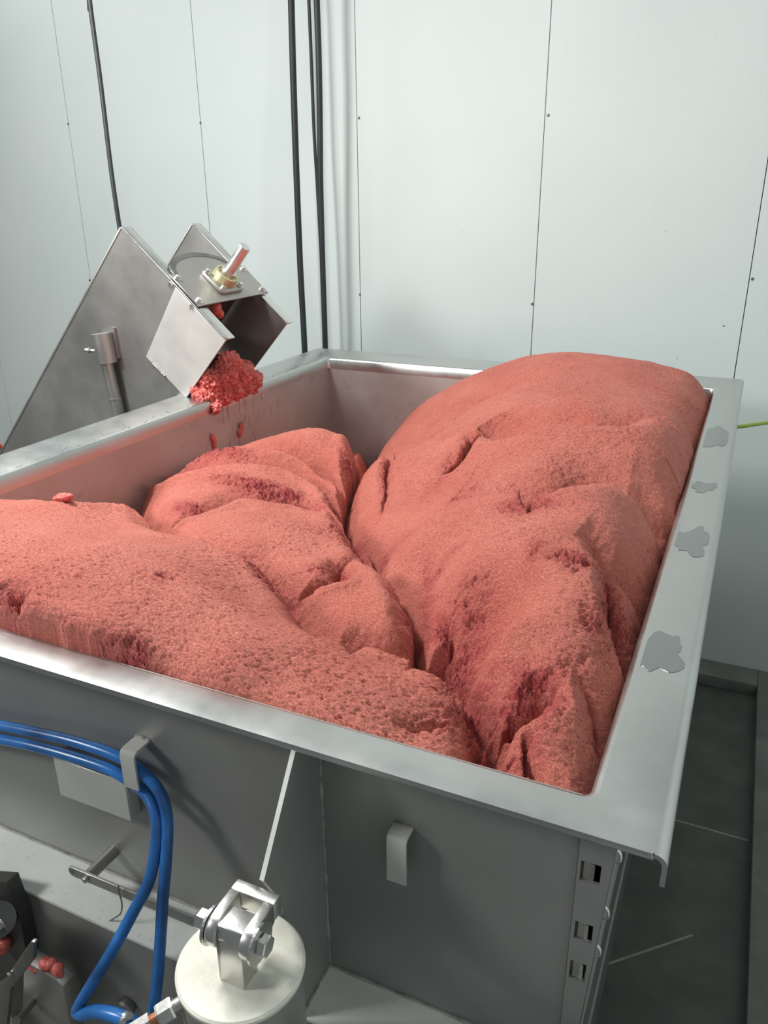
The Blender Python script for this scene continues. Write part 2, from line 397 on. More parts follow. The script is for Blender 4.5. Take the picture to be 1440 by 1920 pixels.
# ------------------------------------------------------------------ swing bar on its post
bar_y = Y0-.075
A = at(128, 1632, 'y', bar_y); B = at(392, 1742, 'y', bar_y)
lb = thing('latch_bar', 'drilled flat steel bar bolted to a short round post below the plate holder', 'bar', (A.x, bar_y, A.z))
ax = (B-A).normalized(); up = Vector((0, -1, 0)).cross(ax).normalized()
if up.z < 0: up = -up
hb = .011; pr = []
for k in range(9): a = math.pi/2+math.pi*k/8; pr.append(A+ax*(hb+hb*math.cos(a))+up*hb*math.sin(a)-up*hb*0)
pr += [B-up*hb, B+up*hb]
MB().prism(pr, (0, .005, 0)).build('bar', STEEL_CHUTE, lb, bevel=.0008, seg=1)
def hexbolt(name, pos, d, r, h, parent, mat=None, washer=True, n=6):
    pos, d = Vector(pos), Vector(d).normalized(); b = MB()
    if washer: b.lathe([(.0, 0), (r*1.45, 0), (r*1.45, r*.25), (0, r*.25)], pos, d, 16)
    b.lathe([(.0, r*.2), (r, r*.2), (r, r*.2+h*.85), (r*.86, r*.2+h), (0, r*.2+h)], pos, d, n)
    return b.build(name, mat or STEEL_BRIGHT, parent)
pp = A+ax*.045
MB().tube([Vector((pp.x, bar_y+.005, pp.z)), Vector((pp.x, Y0-.004, pp.z))], .0115, 16).build('post', STEEL_CHUTE, lb, smooth=True)
hexbolt('bolt', (pp.x, bar_y, pp.z-.000), (0, -1, 0), .006, .006, lb, STEEL_CHUTE, False)
for t in [.011, .17, .33, .36]:
    c = A+ax*min(t, (B-A).length-.02); MB().lathe([(0, 0), (.0028, 0), (.0028, .0006), (0, .0006)], (c.x, bar_y-.0002, c.z), (0, -1, 0), 12).build('hole', STEEL_DARK, lb)
# lock wire
W = at(222, 1660, 'y', bar_y-.004); W2 = at(228, 1690, 'y', bar_y-.004); W3 = at(224, 1715, 'y', bar_y-.01); W4 = at(200, 1730, 'y', bar_y-.012)
tag(MB().tube(spline([W, W+Vector((.002, -.003, -.012)), W2, (W2+W3)/2+Vector((.003, 0, 0)), W3, W4], 6), .0014, 6).build('lock_wire', STEEL_DARK, smooth=True), 'thin dark wire twisted round the drilled flat bar', 'wire')
tag_w = MB().tube(spline([W+Vector((-.003, .009, .0)), W+Vector((-.002, -.004, .004)), W+Vector((.002, -.005, -.008)), W+Vector((.002, .008, -.012))], 6), .0018, 6)

# ------------------------------------------------------------------ pneumatic cylinder with clevis
# fork bracket welded to the rib
CYL_Y = .640
fk = thing('clevis_fork', 'bright steel fork bracket at the foot of the pale rib, with a large hex bolt', 'bracket', (-.494, .655, -.17))
def cy(u, v_, y=CYL_Y): return at(u, v_, 'y', y)
# block geometry: slanted fork, arms run from the rib top towards the viewer and down
ft = at(487, 1655, 'x', gx)                     # weld point of the rib and the fork
HW = .034                                        # half width of the fork
back = Vector((gx, ft.y-.002, ft.z-.004))
dirf = Vector((0, -1, -.03)).normalized()
LARM = .058; RR = .024
n_ = Vector((1, 0, 0)).cross(dirf).normalized()
if n_.z < 0: n_ = -n_
TK = .030
def loc(a, s, h): return back + Vector((a, 0, 0)) + dirf*s + n_*h
def slab(a0, a1, s0, s1, h0, h1, b=None):
    b = b or MB(); vs = [loc(a, s, h) for h in (h0, h1) for (a, s) in ((a0, s0), (a1, s0), (a1, s1), (a0, s1))]
    return b.add(vs, [(0,3,2,1),(4,5,6,7),(0,1,5,4),(1,2,6,5),(2,3,7,6),(3,0,4,7)])
b = slab(-HW, HW, 0, .018, -TK, 0)
b.build('fork_yoke', STEEL_BRIGHT, fk, bevel=.002)
for sgn in (-1, 1):
    a0, a1 = (HW-.015, HW) if sgn > 0 else (-HW, -HW+.015)
    prf = [(.018, 0), (LARM, 0)] + [(LARM+RR*math.sin(t), -RR+RR*math.cos(t)) for t in [math.pi*k/12 for k in range(1, 13)]] + [(LARM-.012, -2*RR+.004), (.018, -TK)]
    MB().prism([loc(a0, s, h) for s, h in prf], (a1-a0, 0, 0)).build('fork_arm', STEEL_BRIGHT, fk, bevel=.0015)
pc = loc(0, LARM, -RR)
MB().tube([pc+Vector((-HW-.012, 0, 0)), pc+Vector((HW+.012, 0, 0))], .010, 20).build('pivot_pin', STEEL_BRIGHT, fk, smooth=True)
for sgn in (-1, 1):
    MB().lathe([(0, 0), (.027, 0), (.027, .0035), (0, .0035)], pc+Vector((sgn*(HW+.0005), 0, 0)), (sgn, 0, 0), 28).build('washer', STEEL_BRIGHT, fk)
    hexbolt('bolt_head' if sgn > 0 else 'nut', pc+Vector((sgn*(HW+.0035), 0, 0)), (sgn, 0, 0), .0145 if sgn > 0 else .014, .010 if sgn > 0 else .020, fk, STEEL_BRIGHT, False)
cl = thing('pneumatic_cylinder', 'cream capped upright cylinder hanging from the clevis fork beside the blue hoses', 'cylinder', (pc.x, pc.y, -1.0))
# rod eye: square block down to the cap
rw = .0195
eyez = pc.z
MB().prism([(pc.x-rw, pc.y-.020, -.256), (pc.x+rw, pc.y-.020, -.256), (pc.x+rw, pc.y-.020, pc.z+.006), (pc.x+rw, pc.y-.012, pc.z+.020), (pc.x-rw, pc.y-.012, pc.z+.020), (pc.x-rw, pc.y-.020, pc.z+.006)], (0, .034, 0)).build('rod_eye', STEEL_BRIGHT, cl, bevel=.002)
MB().tube([pc+Vector((-rw, .004, .0)), pc+Vector((rw, .004, .0))], .0195, 24).build('rod_eye_boss', STEEL_BRIGHT, cl, smooth=True)
cc = Vector((-.503, .610, -.255))
RC = .087
MB().lathe([(0, 0), (RC-.003, 0), (RC, -.003), (RC, -.008), (RC-.002, -.011), (0, -.011)], cc, (0, 0, 1), 64).build('end_cap', CAST, cl, smooth=True)
MB().lathe([(0, -.0112), (RC-.004, -.0112), (RC-.004, -.28), (RC+.001, -.285), (RC+.001, -.33), (0, -.33)], cc, (0, 0, 1), 64).build('barrel', STEEL_CHUTE, cl, smooth=True)
# fitting at the lower left of the cylinder
fdir = Vector((-.62, -.72, -.30)).normalized()
fp = cc+Vector((fdir.x, fdir.y, 0)).normalized()*(RC-.006)+Vector((0, 0, -.030))
b = MB(); b.lathe([(0, 0), (.009, 0), (.009, .012), (0, .012)], fp, fdir, 16); b.build('fitting_neck', STEEL_CHUTE, cl, smooth=True)
MB().lathe([(0, .012), (.0145, .012), (.0155, .015), (.0155, .031), (.0145, .034), (0, .034)], fp, fdir, 6).build('fitting_nut', STEEL_BRIGHT, cl)
MB().lathe([(0, .034), (.0085, .034), (.0085, .044), (0, .044)], fp, fdir, 16).build('fitting_collar', plain('brass', (.42, .18, .10), .4, .8), cl)
MB().lathe([(0, .044), (.013, .044), (.013, .072), (0, .072)], fp, fdir, 6).build('fitting_elbow', STEEL_BRIGHT, cl)

# ------------------------------------------------------------------ blue hoses
def hy(u, v_, y): return at(u, v_, 'y', y)
h1 = [hy(-60, 1350, .80), hy(0, 1360, .800), hy(60, 1372, .798), hy(130, 1388, .797), hy(200, 1410, .797), hy(245, 1432, .797), hy(285, 1465, .795), hy(306, 1500, .785), hy(314, 1545, .775), hy(311, 1620, .745), hy(305, 1690, .725), hy(301, 1760, .705), hy(296, 1830, .690), hy(290, 1880, .675), hy(284, 1935, .66)]
h2 = [hy(-60, 1375, .80), hy(0, 1386, .797), hy(60, 1398, .796), hy(130, 1417, .796), hy(200, 1440, .797), hy(240, 1462, .797), hy(275, 1490, .792), hy(292, 1530, .775), hy(293, 1580, .755), hy(280, 1650, .725), hy(250, 1710, .695), hy(212, 1780, .670), hy(175, 1840, .650), hy(152, 1878, .638), hy(142, 1896, .634), hy(150, 1902, .632), hy(180, 1897, .632), hy(215, 1903, .633), hy(250, 1918, .635), hy(290, 1945, .640)]
ho1 = thing('air_hose', 'blue air hose running behind the other to a straight drop', 'hose', tuple(h1[-1]), 'blue air hoses')
MB().tube(spline(h1, 8), .0098, 14).build('tube', HOSE, ho1, smooth=True)
ho2 = thing('air_hose', 'blue air hose in front, sharply kinked back near the bottom edge', 'hose', tuple(h2[-1]), 'blue air hoses')
P2s = spline(h2, 8)
rad = []
for i in range(len(P2s)):
    k = i/8; r = .0100
    rad.append(r*(1-.18*math.exp(-((k-14)/.7)**2)) + (.0018 if k > 15 else 0))
MB().tube(P2s, rad, 14).build('tube', HOSE, ho2, smooth=True)
# worm clamp
i = len(P2s)-13; c0, c1 = P2s[i], P2s[i+3]; ad = (c1-c0).normalized()
MB().lathe([(0, -.006), (.0135, -.006), (.0135, .006), (0, .006)], c0+ad*.006, ad, 24).build('hose_clamp', STEEL_BRIGHT, ho2, smooth=True)
s_ = c0+ad*.006+Vector((.006, -.004, .014))
b = MB().tube([s_+Vector((-.004, 0, -.006)), s_+Vector((.008, 0, .008))], .0055, 10); b.build('clamp_screw', STEEL_BRIGHT, ho2, smooth=True)

# ------------------------------------------------------------------ bracket machinery, bottom left
def by(u, v_, y): return at(u, v_, 'y', y)
mc = thing('bracket_assembly', 'dark greasy steel brackets and links at the lower left', 'bracket', (by(40, 1850, .66).x, .66, -1.05))
q = [by(45, 1800, .665), by(106, 1838, .665), by(118, 1850, .665), by(140, 1960, .665), by(40, 1960, .665)]
MB().prism(q, (0, .028, 0)).build('upright_plate', STEEL_CHUTE, mc, bevel=.0015)
q = [by(-10, 1850, .60), by(8, 1838, .60), by(58, 1765, .60), by(64, 1768, .60), by(62, 1800, .60), by(20, 1855, .60), by(5, 1990, .60), by(-20, 1990, .60)]
MB().prism(q, (0, .008, 0)).build('link_plate', STEEL_DARK, mc, bevel=.001)
MB().prism([by(-60, 1650, .70), by(12, 1655, .70), by(36, 1720, .70), by(50, 1790, .70), by(46, 1990, .70), by(-60, 1990, .70)], (0, .027, 0)).build('dark_housing', GREASE, mc)
MB().tube([by(-5, 1725, .62), by(-5, 1725, .728)], .030, 24).build('roller', GREASE, mc, smooth=True)
hexbolt('bolt', by(0, 1733, .620), (0, -1, 0), .010, .008, mc, STEEL_CHUTE)
hexbolt('bolt', by(20, 1824, .600), (0, -1, 0), .004, .004, mc, STEEL_BRIGHT, False)
MB().box(tuple(by(-20, 1990, .62)), tuple(by(16, 1885, .64))).build('guard_plate', CAST, mc)
MB().tube([by(30, 1915, .6), by(60, 1880, .66)], .008, 10).build('link_rod', STEEL_DARK, mc, smooth=True)
MB().lathe([(0, 0), (.016, 0), (.018, .004), (.018, .012), (.014, .016), (.006, .016), (.005, .004), (0, .004)], by(242, 1882, .728), (0, -1, 0), 24).build('knob', STEEL_DARK, mc, smooth=True)

# ------------------------------------------------------------------ noise tools for the meat
def vnoise(x, y, scale, seed):
    r = np.random.RandomState(seed); T = r.rand(256, 256)*2-1
    xs, ys = x*scale+1000.3, y*scale+1000.7
    xi, yi = np.floor(xs).astype(int), np.floor(ys).astype(int); fx, fy = xs-xi, ys-yi
    fx = fx*fx*(3-2*fx); fy = fy*fy*(3-2*fy)
    g = lambda i, j: T[(xi+i) & 255, (yi+j) & 255]
    return (g(0, 0)*(1-fx)+g(1, 0)*fx)*(1-fy)+(g(0, 1)*(1-fx)+g(1, 1)*fx)*fy
def fbm(x, y, scale, seed, octs=4, gain=.55):
    s, a, t = 0, 1, 0
    for o in range(octs): s = s+a*vnoise(x, y, scale*2.03**o, seed+o); t += a; a *= gain
    return s/t
CTRL = [  # pixel and height of points on the heap (rim-relative)
 (20,1090,.070),(110,1125,.065),(190,1175,.05),(310,1240,.005),(500,1300,-.005),(700,1365,-.02),(890,1415,-.06),(1000,1450,-.07),
 (150,1050,.09),(350,1120,.07),(60,1010,.07),(450,1200,.05),(600,1260,.02),(750,1290,-.01),(850,1350,-.06),
 (0,945,-.01),(140,940,-.01),(300,1000,.0),(400,1025,.0),(480,1055,-.02),(540,1110,-.05),(600,1190,-.07),(700,1200,-.08),(780,1222,-.10),(860,1280,-.13),
 (700,1130,-.055),(620,1120,-.06),(740,1150,-.07),(700,1070,-.06),
 (430,970,-.03),(550,980,-.04),(500,1030,-.05),(640,1020,-.09),(330,980,-.08),
 (420,890,-.07),(540,910,-.10),(330,920,-.09),(610,950,-.14),(260,945,-.13),
 (430,848,-.08),(540,858,-.10),(600,885,-.14),(360,872,-.14),
 (570,803,-.07),(615,808,-.08),(650,828,-.12),(525,815,-.09),
 (690,850,-.40),(780,775,-.20),(880,697,-.01),
 (850,840,.0),(760,900,-.07),(700,940,-.13),(720,1020,-.11),(800,980,-.01),(900,920,.05),(1000,860,.10),(900,760,.02),(1000,725,.09),(1050,664,.13),(1150,671,.135),(1200,685,.125),(1250,708,.09),
 (1290,770,.04),(1150,760,.14),(1200,850,.11),(1100,900,.11),(1000,960,.08),(1150,980,.09),(1210,930,.05),(1210,1010,.03),(1175,1080,.03),(1000,1060,.07),(880,1000,.03),(850,1100,.0),(800,1070,-.05),
 (950,1150,.04),(1080,1130,.06),(1140,1180,.03),(1000,1220,.0),(1080,1220,.02),(1100,1300,.0),(900,1230,-.06),(850,1200,-.09),(950,1285,-.03),(890,1325,-.19),
 (1060,1260,.02),(1050,1330,.0),(960,1370,-.05),(1000,1400,-.05),(1070,1430,-.04),(920,1415,-.09)]
CTRLW = [(-1.3,2.75,-.33),(-1.24,2.58,-.27),(-1.45,2.95,-.38),(-1.82,.83,.05),(-1.82,1.2,.0),(-1.82,1.5,-.10),(-1.82,1.9,-.24),(-1.82,2.4,-.24),(-1.82,2.8,-.34),(-1.82,3.31,-.46),(-1.6,3.31,-.44),(-1.6,2.9,-.36),(-1.4,3.31,-.24),(-1.1,3.31,-.01),(-.6,3.31,.10),(-.11,3.31,.04)]
pts = [(*at(u, v_, 'z', z).xy, z) for u, v_, z in CTRL]+CTRLW
PA = np.array(pts, float)
def tps(r2): return np.where(r2 > 1e-12, .5*r2*np.log(r2+1e-12), 0)
n = len(PA); K = tps(((PA[:, None, :2]-PA[None, :, :2])**2).sum(-1))+np.eye(n)*2e-3
Pm = np.c_[np.ones(n), PA[:, :2]]; A_ = np.block([[K, Pm], [Pm.T, np.zeros((3, 3))]])
sol = np.linalg.solve(A_, np.r_[PA[:, 2], np.zeros(3)])
def base_h(x, y):
    x, y = np.atleast_1d(x), np.atleast_1d(y)
    r2 = (x[:, None]-PA[None, :, 0])**2+(y[:, None]-PA[None, :, 1])**2
    return tps(r2) @ sol[:n]+sol[n]+sol[n+1]*x+sol[n+2]*y
def on_meat(u, v_):
    """first point of the smooth heap surface seen at a pixel of the photograph"""
    zs = np.linspace(.22, -.5, 361); P = np.array([at(u, v_, 'z', z)[:] for z in zs])
    ok = (P[:, 0] > X0-.3) & (P[:, 1] > Y0-.1) & (P[:, 1] < Y1+.3)
    g = P[:, 2]-base_h(P[:, 0], P[:, 1])
    for i in range(1, len(zs)):
        if ok[i] and g[i] <= 0 and g[i-1] > 0: return P[i]
    i = np.argmin(np.abs(g)+1e3*(~ok)); return P[i]
gx_n = 760
xs = np.linspace(X0+.003, X1-.003, gx_n)
ys = [Y0+.003]
while ys[-1] < Y1-.006: ys.append(ys[-1]+.0016+.0021*(ys[-1]-Y0)/(Y1-Y0))
ys = np.array(ys); ys[-1] = Y1-.003; ny = len(ys)
cx, cy_ = np.linspace(xs[0], xs[-1], 90), np.linspace(ys[0], ys[-1], 120)
CG = base_h(*[a.ravel() for a in np.meshgrid(cx, cy_)]).reshape(120, 90)
def up2(G):
    T = np.array([np.interp(xs, cx, r) for r in G]); return np.array([np.interp(ys, cy_, T[:, j]) for j in range(gx_n)]).T
Z = up2(CG); XX, YY = np.meshgrid(xs, ys)
def sdist(poly, x, y):
    """distance and arclength parameter (0..1) to a polyline"""
    P = np.array(poly)[:, :2]; L = np.r_[0, np.cumsum(np.hypot(*(P[1:]-P[:-1]).T))]
    D = np.full(x.shape, 9.0); S = np.zeros(x.shape); side = np.ones(x.shape)
    for i in range(len(P)-1):
        a, d = P[i], P[i+1]-P[i]; l2 = d@d+1e-12
        t = np.clip(((x-a[0])*d[0]+(y-a[1])*d[1])/l2, 0, 1)
        ex, ey = x-(a[0]+t*d[0]), y-(a[1]+t*d[1]); dd = np.hypot(ex, ey); m = dd < D
        D = np.where(m, dd, D); S = np.where(m, (L[i]+t*(L[i+1]-L[i]))/L[-1], S)
        side = np.where(m, np.sign(d[0]*ey-d[1]*ex), side)
    return D, S, side
# creases: pixels, depth, width on the far side, width on the near side, fade at start, fade at end, roughness
CREASES = [
 # left stack against the front hump
 ([(-60,925),(0,930),(140,925),(240,940),(300,985),(400,1012),(480,1042),(530,1090),(560,1140),(610,1200)], .090,.10,.13,0,0,.25),
 ([(610,1196),(680,1197),(770,1218),(830,1250),(880,1310),(910,1350),(905,1430)], .110,.08,.12,0,0,.5),
 ([(905,1430),(900,1390),(912,1355)], .09,.05,.05,0,0,.6),
 ([(530,1090),(500,1060),(480,1040)], .06,.06,.06,0,.3,.9),
 # between the pillows of the left stack
 ([(230,948),(290,972),(380,960),(430,933),(500,935),(560,945),(640,970),(690,1000),(705,1040)], .095,.085,.09,0,0,.9),
 ([(300,908),(350,884),(400,874),(500,872),(560,888),(610,922),(643,960)], .095,.085,.08,0,0,.9),
 ([(300,900),(345,862),(390,842),(480,838),(540,846),(590,868),(638,905)], .11,.10,.09,0,0,.9),
 ([(500,1050),(545,1085),(600,1090),(640,1078),(640,1052),(700,1046),(730,1052)], .075,.05,.09,0,0,.8),
 # main valley
 ([(660,860),(645,900),(640,960),(660,1000),(700,1045),(740,1065),(768,1105),(778,1130),(772,1215)], .120,.12,.11,0,0,.35),
 ([(690,835),(668,850),(650,895)], .16,.10,.09,0,.2,.7),
 ([(772,1215),(800,1235),(850,1290),(900,1345)], .09,.07,.05,0,0,1.0),
 # folds on the right mass
 ([(1060,695),(980,712),(929,736),(847,790)], .075,.16,.20,.3,.5,.4),
 ([(895,800),(939,797),(980,800),(1037,784),(1088,779),(1140,783),(1176,774),(1217,773),(1262,790)], .13,.20,.22,.12,.45,.4),
 ([(905,798),(883,815),(867,841),(842,867),(821,892)], .06,.09,.10,.15,.35,.7),
 ([(741,838),(723,882),(718,949),(698,985)], .040,.08,.10,.25,.3,.5),
 ([(975,925),(1000,905),(1027,895),(1073,885),(1129,877),(1155,892),(1181,908),(1217,923),(1256,962)], .120,.18,.20,.12,0,.45),
 ([(980,918),(996,955)], .06,.035,.035,0,.3,1.0),
 ([(1080,1000),(1110,1020),(1132,1056),(1174,1073),(1216,1098)], .075,.11,.08,.4,0,.5),
 ([(1132,1056),(1138,1085),(1148,1125),(1163,1150),(1186,1190)], .060,.035,.06,.15,0,1.0),
 ([(770,1030),(790,1010),(805,1075),(804,1120),(780,1125)], .030,.05,.06,.4,.2,.6),
 ([(778,1130),(806,1122),(838,1165),(842,1195),(820,1215),(800,1230)], .060,.04,.05,0,0,.9),
 ([(898,1345),(927,1358),(962,1328),(1007,1295),(1060,1262)], .120,.05,.13,0,.25,1.0),
 ([(1050,1250),(1080,1240),(1120,1290),(1135,1355)], .045,.06,.08,.4,.1,.4),
 ([(975,1375),(985,1410),(992,1440)], .060,.04,.02,.3,0,.9),
 ([(905,1440),(950,1425),(985,1412)], .07,.03,.06,0,.2,.5),
 ([(738,1350),(790,1360),(850,1368)], .020,.03,.04,.3,.1,.5),
 ([(845,1300),(870,1340),(880,1380)], .03,.05,.04,.3,.2,1.0),
 ([(-20,1105),(20,1100),(30,1125)], .040,.03,.03,0,.2,1.0),
 ([(280,1075),(330,1090)], .008,.02,.02,.3,.3,.6),
]
wx = fbm(XX, YY, 9, 31, 3)*.010; wy = fbm(XX, YY, 9, 51, 3)*.012
wx += fbm(XX, YY, 60, 33, 2)*.003; wy += fbm(XX, YY, 60, 53, 2)*.003
carve = np.zeros_like(Z); bulge = np.zeros_like(Z); torn = np.zeros_like(Z)
for (pl, D, wf, wn, f0, f1, rg) in CREASES:
    P = [on_meat(u, v_) for u, v_ in pl]
    P = [tuple(q) for q in spline([Vector(p) for p in P], 5)]
    bb = np.array(P); m = .2
    jx = slice(max(0, np.searchsorted(xs, bb[:, 0].min()-m)), np.searchsorted(xs, bb[:, 0].max()+m))
    jy = slice(max(0, np.searchsorted(ys, bb[:, 1].min()-m)), np.searchsorted(ys, bb[:, 1].max()+m))
    x, y = XX[jy, jx]+wx[jy, jx], YY[jy, jx]+wy[jy, jx]
    d, s, side = sdist(P, x, y)
    fade = np.ones_like(d)
    if f0: fade *= np.clip(s/f0, 0, 1)**.8
    if f1: fade *= np.clip((1-s)/f1, 0, 1)**.8
    # near side = towards smaller y
    far = np.sign(bb[-1, 0]-bb[0, 0] if abs(bb[-1, 0]-bb[0, 0]) > abs(bb[-1, 1]-bb[0, 1])*.3 else 1)*side > 0
    w = np.where(far, wf, wn)
    t = np.clip(d/w, 0, 1)
    tq = np.clip(d/(w*.45), 0, 1)
    kf = np.where(far, 1.15, .62)
    c = (kf*D*(.62*(1-t)**2*(1+.6*t)+.5*(1-np.sqrt(np.clip(1-(1-tq)**2, 0, 1))))+np.where(far, .3*D*np.exp(-d/(wf*.8)), 0))*fade
    bulge[jy, jx] = np.maximum(bulge[jy, jx], np.where(far, 0, .22*D*np.exp(-((d-wn*.45)/(wn*.3))**2))*fade)
    carve[jy, jx] = np.maximum(carve[jy, jx], c)
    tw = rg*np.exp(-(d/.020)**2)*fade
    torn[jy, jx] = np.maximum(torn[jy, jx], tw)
Z = Z-carve+bulge
# torn open patches: pixel, radii (m), strength
for (u, v_, rx, ry, k) in [(400,855,.17,.05,1),(470,905,.19,.05,1),(540,925,.10,.04,1),(360,952,.09,.045,.9),(680,1022,.11,.06,1),(640,1000,.05,.04,.8),(515,1080,.06,.05,1),(490,1062,.05,.04,.8),(550,838,.05,.03,.8),
      (660,860,.05,.06,.8),(865,1240,.06,.10,.9),(880,1290,.05,.09,1),(940,1310,.05,.05,1),(990,1270,.07,.03,1),(1040,1300,.03,.08,.8),(870,1330,.04,.04,1),(25,1110,.05,.04,1),(160,1190,.12,.03,.8),(230,1215,.05,.02,.9),
      (875,920,.05,.07,.7),(820,900,.03,.06,.5),(985,940,.07,.05,.9),(1070,1050,.05,.02,.9),(1160,1130,.03,.07,1),(1010,1040,.02,.04,.7),(830,1050,.03,.05,.7),(1120,1150,.03,.03,.7),(600,1070,.05,.04,.6),(990,1420,.03,.03,.8),(920,800,.05,.03,.5)]:
    c = on_meat(u, v_); q = ((XX+wx*2-c[0])/rx)**2+((YY+wy*2-c[1])/ry)**2
    torn = np.maximum(torn, k*np.exp(-q*1.2))
# roll-off against the walls of the hopper
def roll(d, w, D): t = np.clip(d/w, 0, 1); return D*(1-np.sqrt(np.clip(1-(1-t)**2, 0, 1)))
Z -= roll(X1-XX+wx, .13, .12)
Z -= roll(Y1-YY+wy, .10, .05)*np.clip((XX+1.3)/.2, 0, 1)
Z -= roll(YY-Y0+wy*.8, .030, .035+.035*np.clip((-.72-XX)/.08, 0, 1))
# relief (sampled along the slope, so steep faces are not streaked)
XX0, YY0 = XX, YY
XX = XX-.6*Z; YY = YY+1.1*Z
patch = np.clip(fbm(XX, YY, 6, 71, 3)*1.6+.35, 0, 1)
Z += fbm(XX, YY, 5, 5, 3)*.010
n1 = fbm(XX+wx, YY*1.6, 100, 90, 4, .65); n2 = fbm(XX, YY, 210, 120, 2)
gran = .0016+.0016*patch
Z += gran*n1+.0009*n2
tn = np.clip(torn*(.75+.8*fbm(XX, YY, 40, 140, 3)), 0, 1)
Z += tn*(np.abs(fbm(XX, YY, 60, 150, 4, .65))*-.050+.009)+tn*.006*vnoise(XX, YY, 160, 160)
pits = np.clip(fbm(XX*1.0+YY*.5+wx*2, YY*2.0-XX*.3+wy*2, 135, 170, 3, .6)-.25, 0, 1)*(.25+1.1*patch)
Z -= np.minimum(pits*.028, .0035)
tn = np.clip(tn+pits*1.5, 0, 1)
Z = np.maximum(Z, DEEP+.02)
XX, YY = XX0, YY0
# mesh
nx = gx_n; N = nx*ny
co = np.empty((N, 3)); co[:, 0] = XX.ravel(); co[:, 1] = YY.ravel(); co[:, 2] = Z.ravel()
idx = np.arange(N).reshape(ny, nx)
quads = np.stack([idx[:-1, :-1], idx[:-1, 1:], idx[1:, 1:], idx[1:, :-1]], -1).reshape(-1, 4)
edge = np.r_[idx[0, :], idx[1:, -1], idx[-1, -2::-1], idx[-2:0:-1, 0]]
low = co[edge].copy(); low[:, 2] = np.minimum(low[:, 2]-.05, -.62); low[:, 0] = np.clip(low[:, 0], X0+.04, X1-.02)
ne = len(edge); li = np.arange(N, N+ne); nxt = np.roll(np.arange(ne), -1)
sk = np.stack([edge, li, li[nxt], edge[nxt]], -1)
co = np.r_[co, low]; quads = np.r_[quads, sk]
heap_c = Vector((-.96, 2.07, -.62))
co2 = co-np.array(heap_c)
me = bpy.data.meshes.new('ground_meat_heap')
me.vertices.add(len(co2)); me.vertices.foreach_set('co', co2.ravel())
me.loops.add(quads.size); me.loops.foreach_set('vertex_index', quads.ravel().astype(np.int32))
me.polygons.add(len(quads)); me.polygons.foreach_set('loop_start', np.arange(0, quads.size, 4, dtype=np.int32))
me.update(calc_edges=True)
me.polygons.foreach_set('use_smooth', np.ones(len(quads), bool))
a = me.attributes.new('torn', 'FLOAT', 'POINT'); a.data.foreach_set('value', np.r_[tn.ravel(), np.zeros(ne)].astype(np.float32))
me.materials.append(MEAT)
heap = bpy.data.objects.new('ground_meat_heap', me); COL.objects.link(heap); heap.location = heap_c+Vector((0, 0, H))
tag(heap, 'huge folded heap of pink ground meat filling the steel hopper', 'meat')

# ------------------------------------------------------------------ lumps of meat
def lump(name, balls, mat, vox=.004, amp=.006, parent=None, tex=.02):
    b = MB()
    for (c, r) in balls:
        bm = bmesh.new(); bmesh.ops.create_icosphere(bm, subdivisions=3, radius=1)
        rr = r if isinstance(r, tuple) else (r, r, r)
        b.add([Vector((v.co.x*rr[0]+c[0], v.co.y*rr[1]+c[1], v.co.z*rr[2]+c[2])) for v in bm.verts], [tuple(v.index for v in f.verts) for f in bm.faces]); bm.free()
    base = sum((Vector(c) for c, _ in balls), Vector())/len(balls)
    b.v = [v-base for v in b.v]
    o = b.build(name, mat, None); o.data.transform(Matrix.Translation((0, 0, -H)))
    o.location = base+Vector((0, 0, H))
    if parent: o.location -= parent_base(parent); o.parent = parent
    md = o.modifiers.new('remesh', 'REMESH'); md.mode = 'VOXEL'; md.voxel_size = vox; md.use_smooth_shade = True
    tx = bpy.data.textures.new(name+'_relief', 'CLOUDS'); tx.noise_scale = tex; tx.noise_depth = 3
    md = o.modifiers.new('relief', 'DISPLACE'); md.texture = tx; md.strength = amp; md.texture_coords = 'LOCAL'; md.mid_level = .5
    return o
c = on_meat(125, 935)
c = on_meat(122, 946)
cz = float(Z[min(ny-1, np.searchsorted(ys, c[1])), np.searchsorted(xs, c[0])])-.008
tag(lump('meat_scrap', [((c[0], c[1], cz+.018), (.024, .014, .011)), ((c[0]-.022, c[1], cz+.012), (.014, .010, .006)), ((c[0]+.018, c[1], cz+.024), (.013, .010, .008))], CRUMB, .003, .010, tex=.012), 'small torn scrap of meat on top of the heap at the far left', 'meat')

# ------------------------------------------------------------------ screw conveyor discharging over the left rim
CY = 2.394; CW = .42
Apt = at(228, 428, 'y', CY); Bpt = at(430, 630, 'y', CY); Cpt = at(355, 740, 'y', CY)
u_ax = Vector((.668, 0, .745)).normalized(); t_ax = Vector((u_ax.z, 0, -u_ax.x))      # along the trough (up), across it (down right)
Apt = Vector((Apt.x, CY, Apt.z)); TB = (Bpt-Apt).dot(t_ax)
def cv(s, w, t):      # s back along the trough from its end, w across, t down from the upper edge
    return Apt - u_ax*s + Vector((0, w, 0)) + t_ax*t
SP = (Bpt-Cpt).dot(u_ax)
con = thing('screw_conveyor', 'inclined stainless screw conveyor trough discharging over the left rim', 'conveyor', tuple(Vector((cv(1.4, .2, .3).x, CY+.2, FZ))))
def side_plate(w0, w1, name):
    # plate with the lower spout projection at its end
    T1 = TB-.27                    # lower edge of the trough behind the spout
    pts = [cv(0, w0, 0), cv(0, w0, TB), cv(SP, w0, TB), cv(SP, w0, TB-.31), cv(1.6, w0, TB-.31)]
    return pts
PL = 1.75
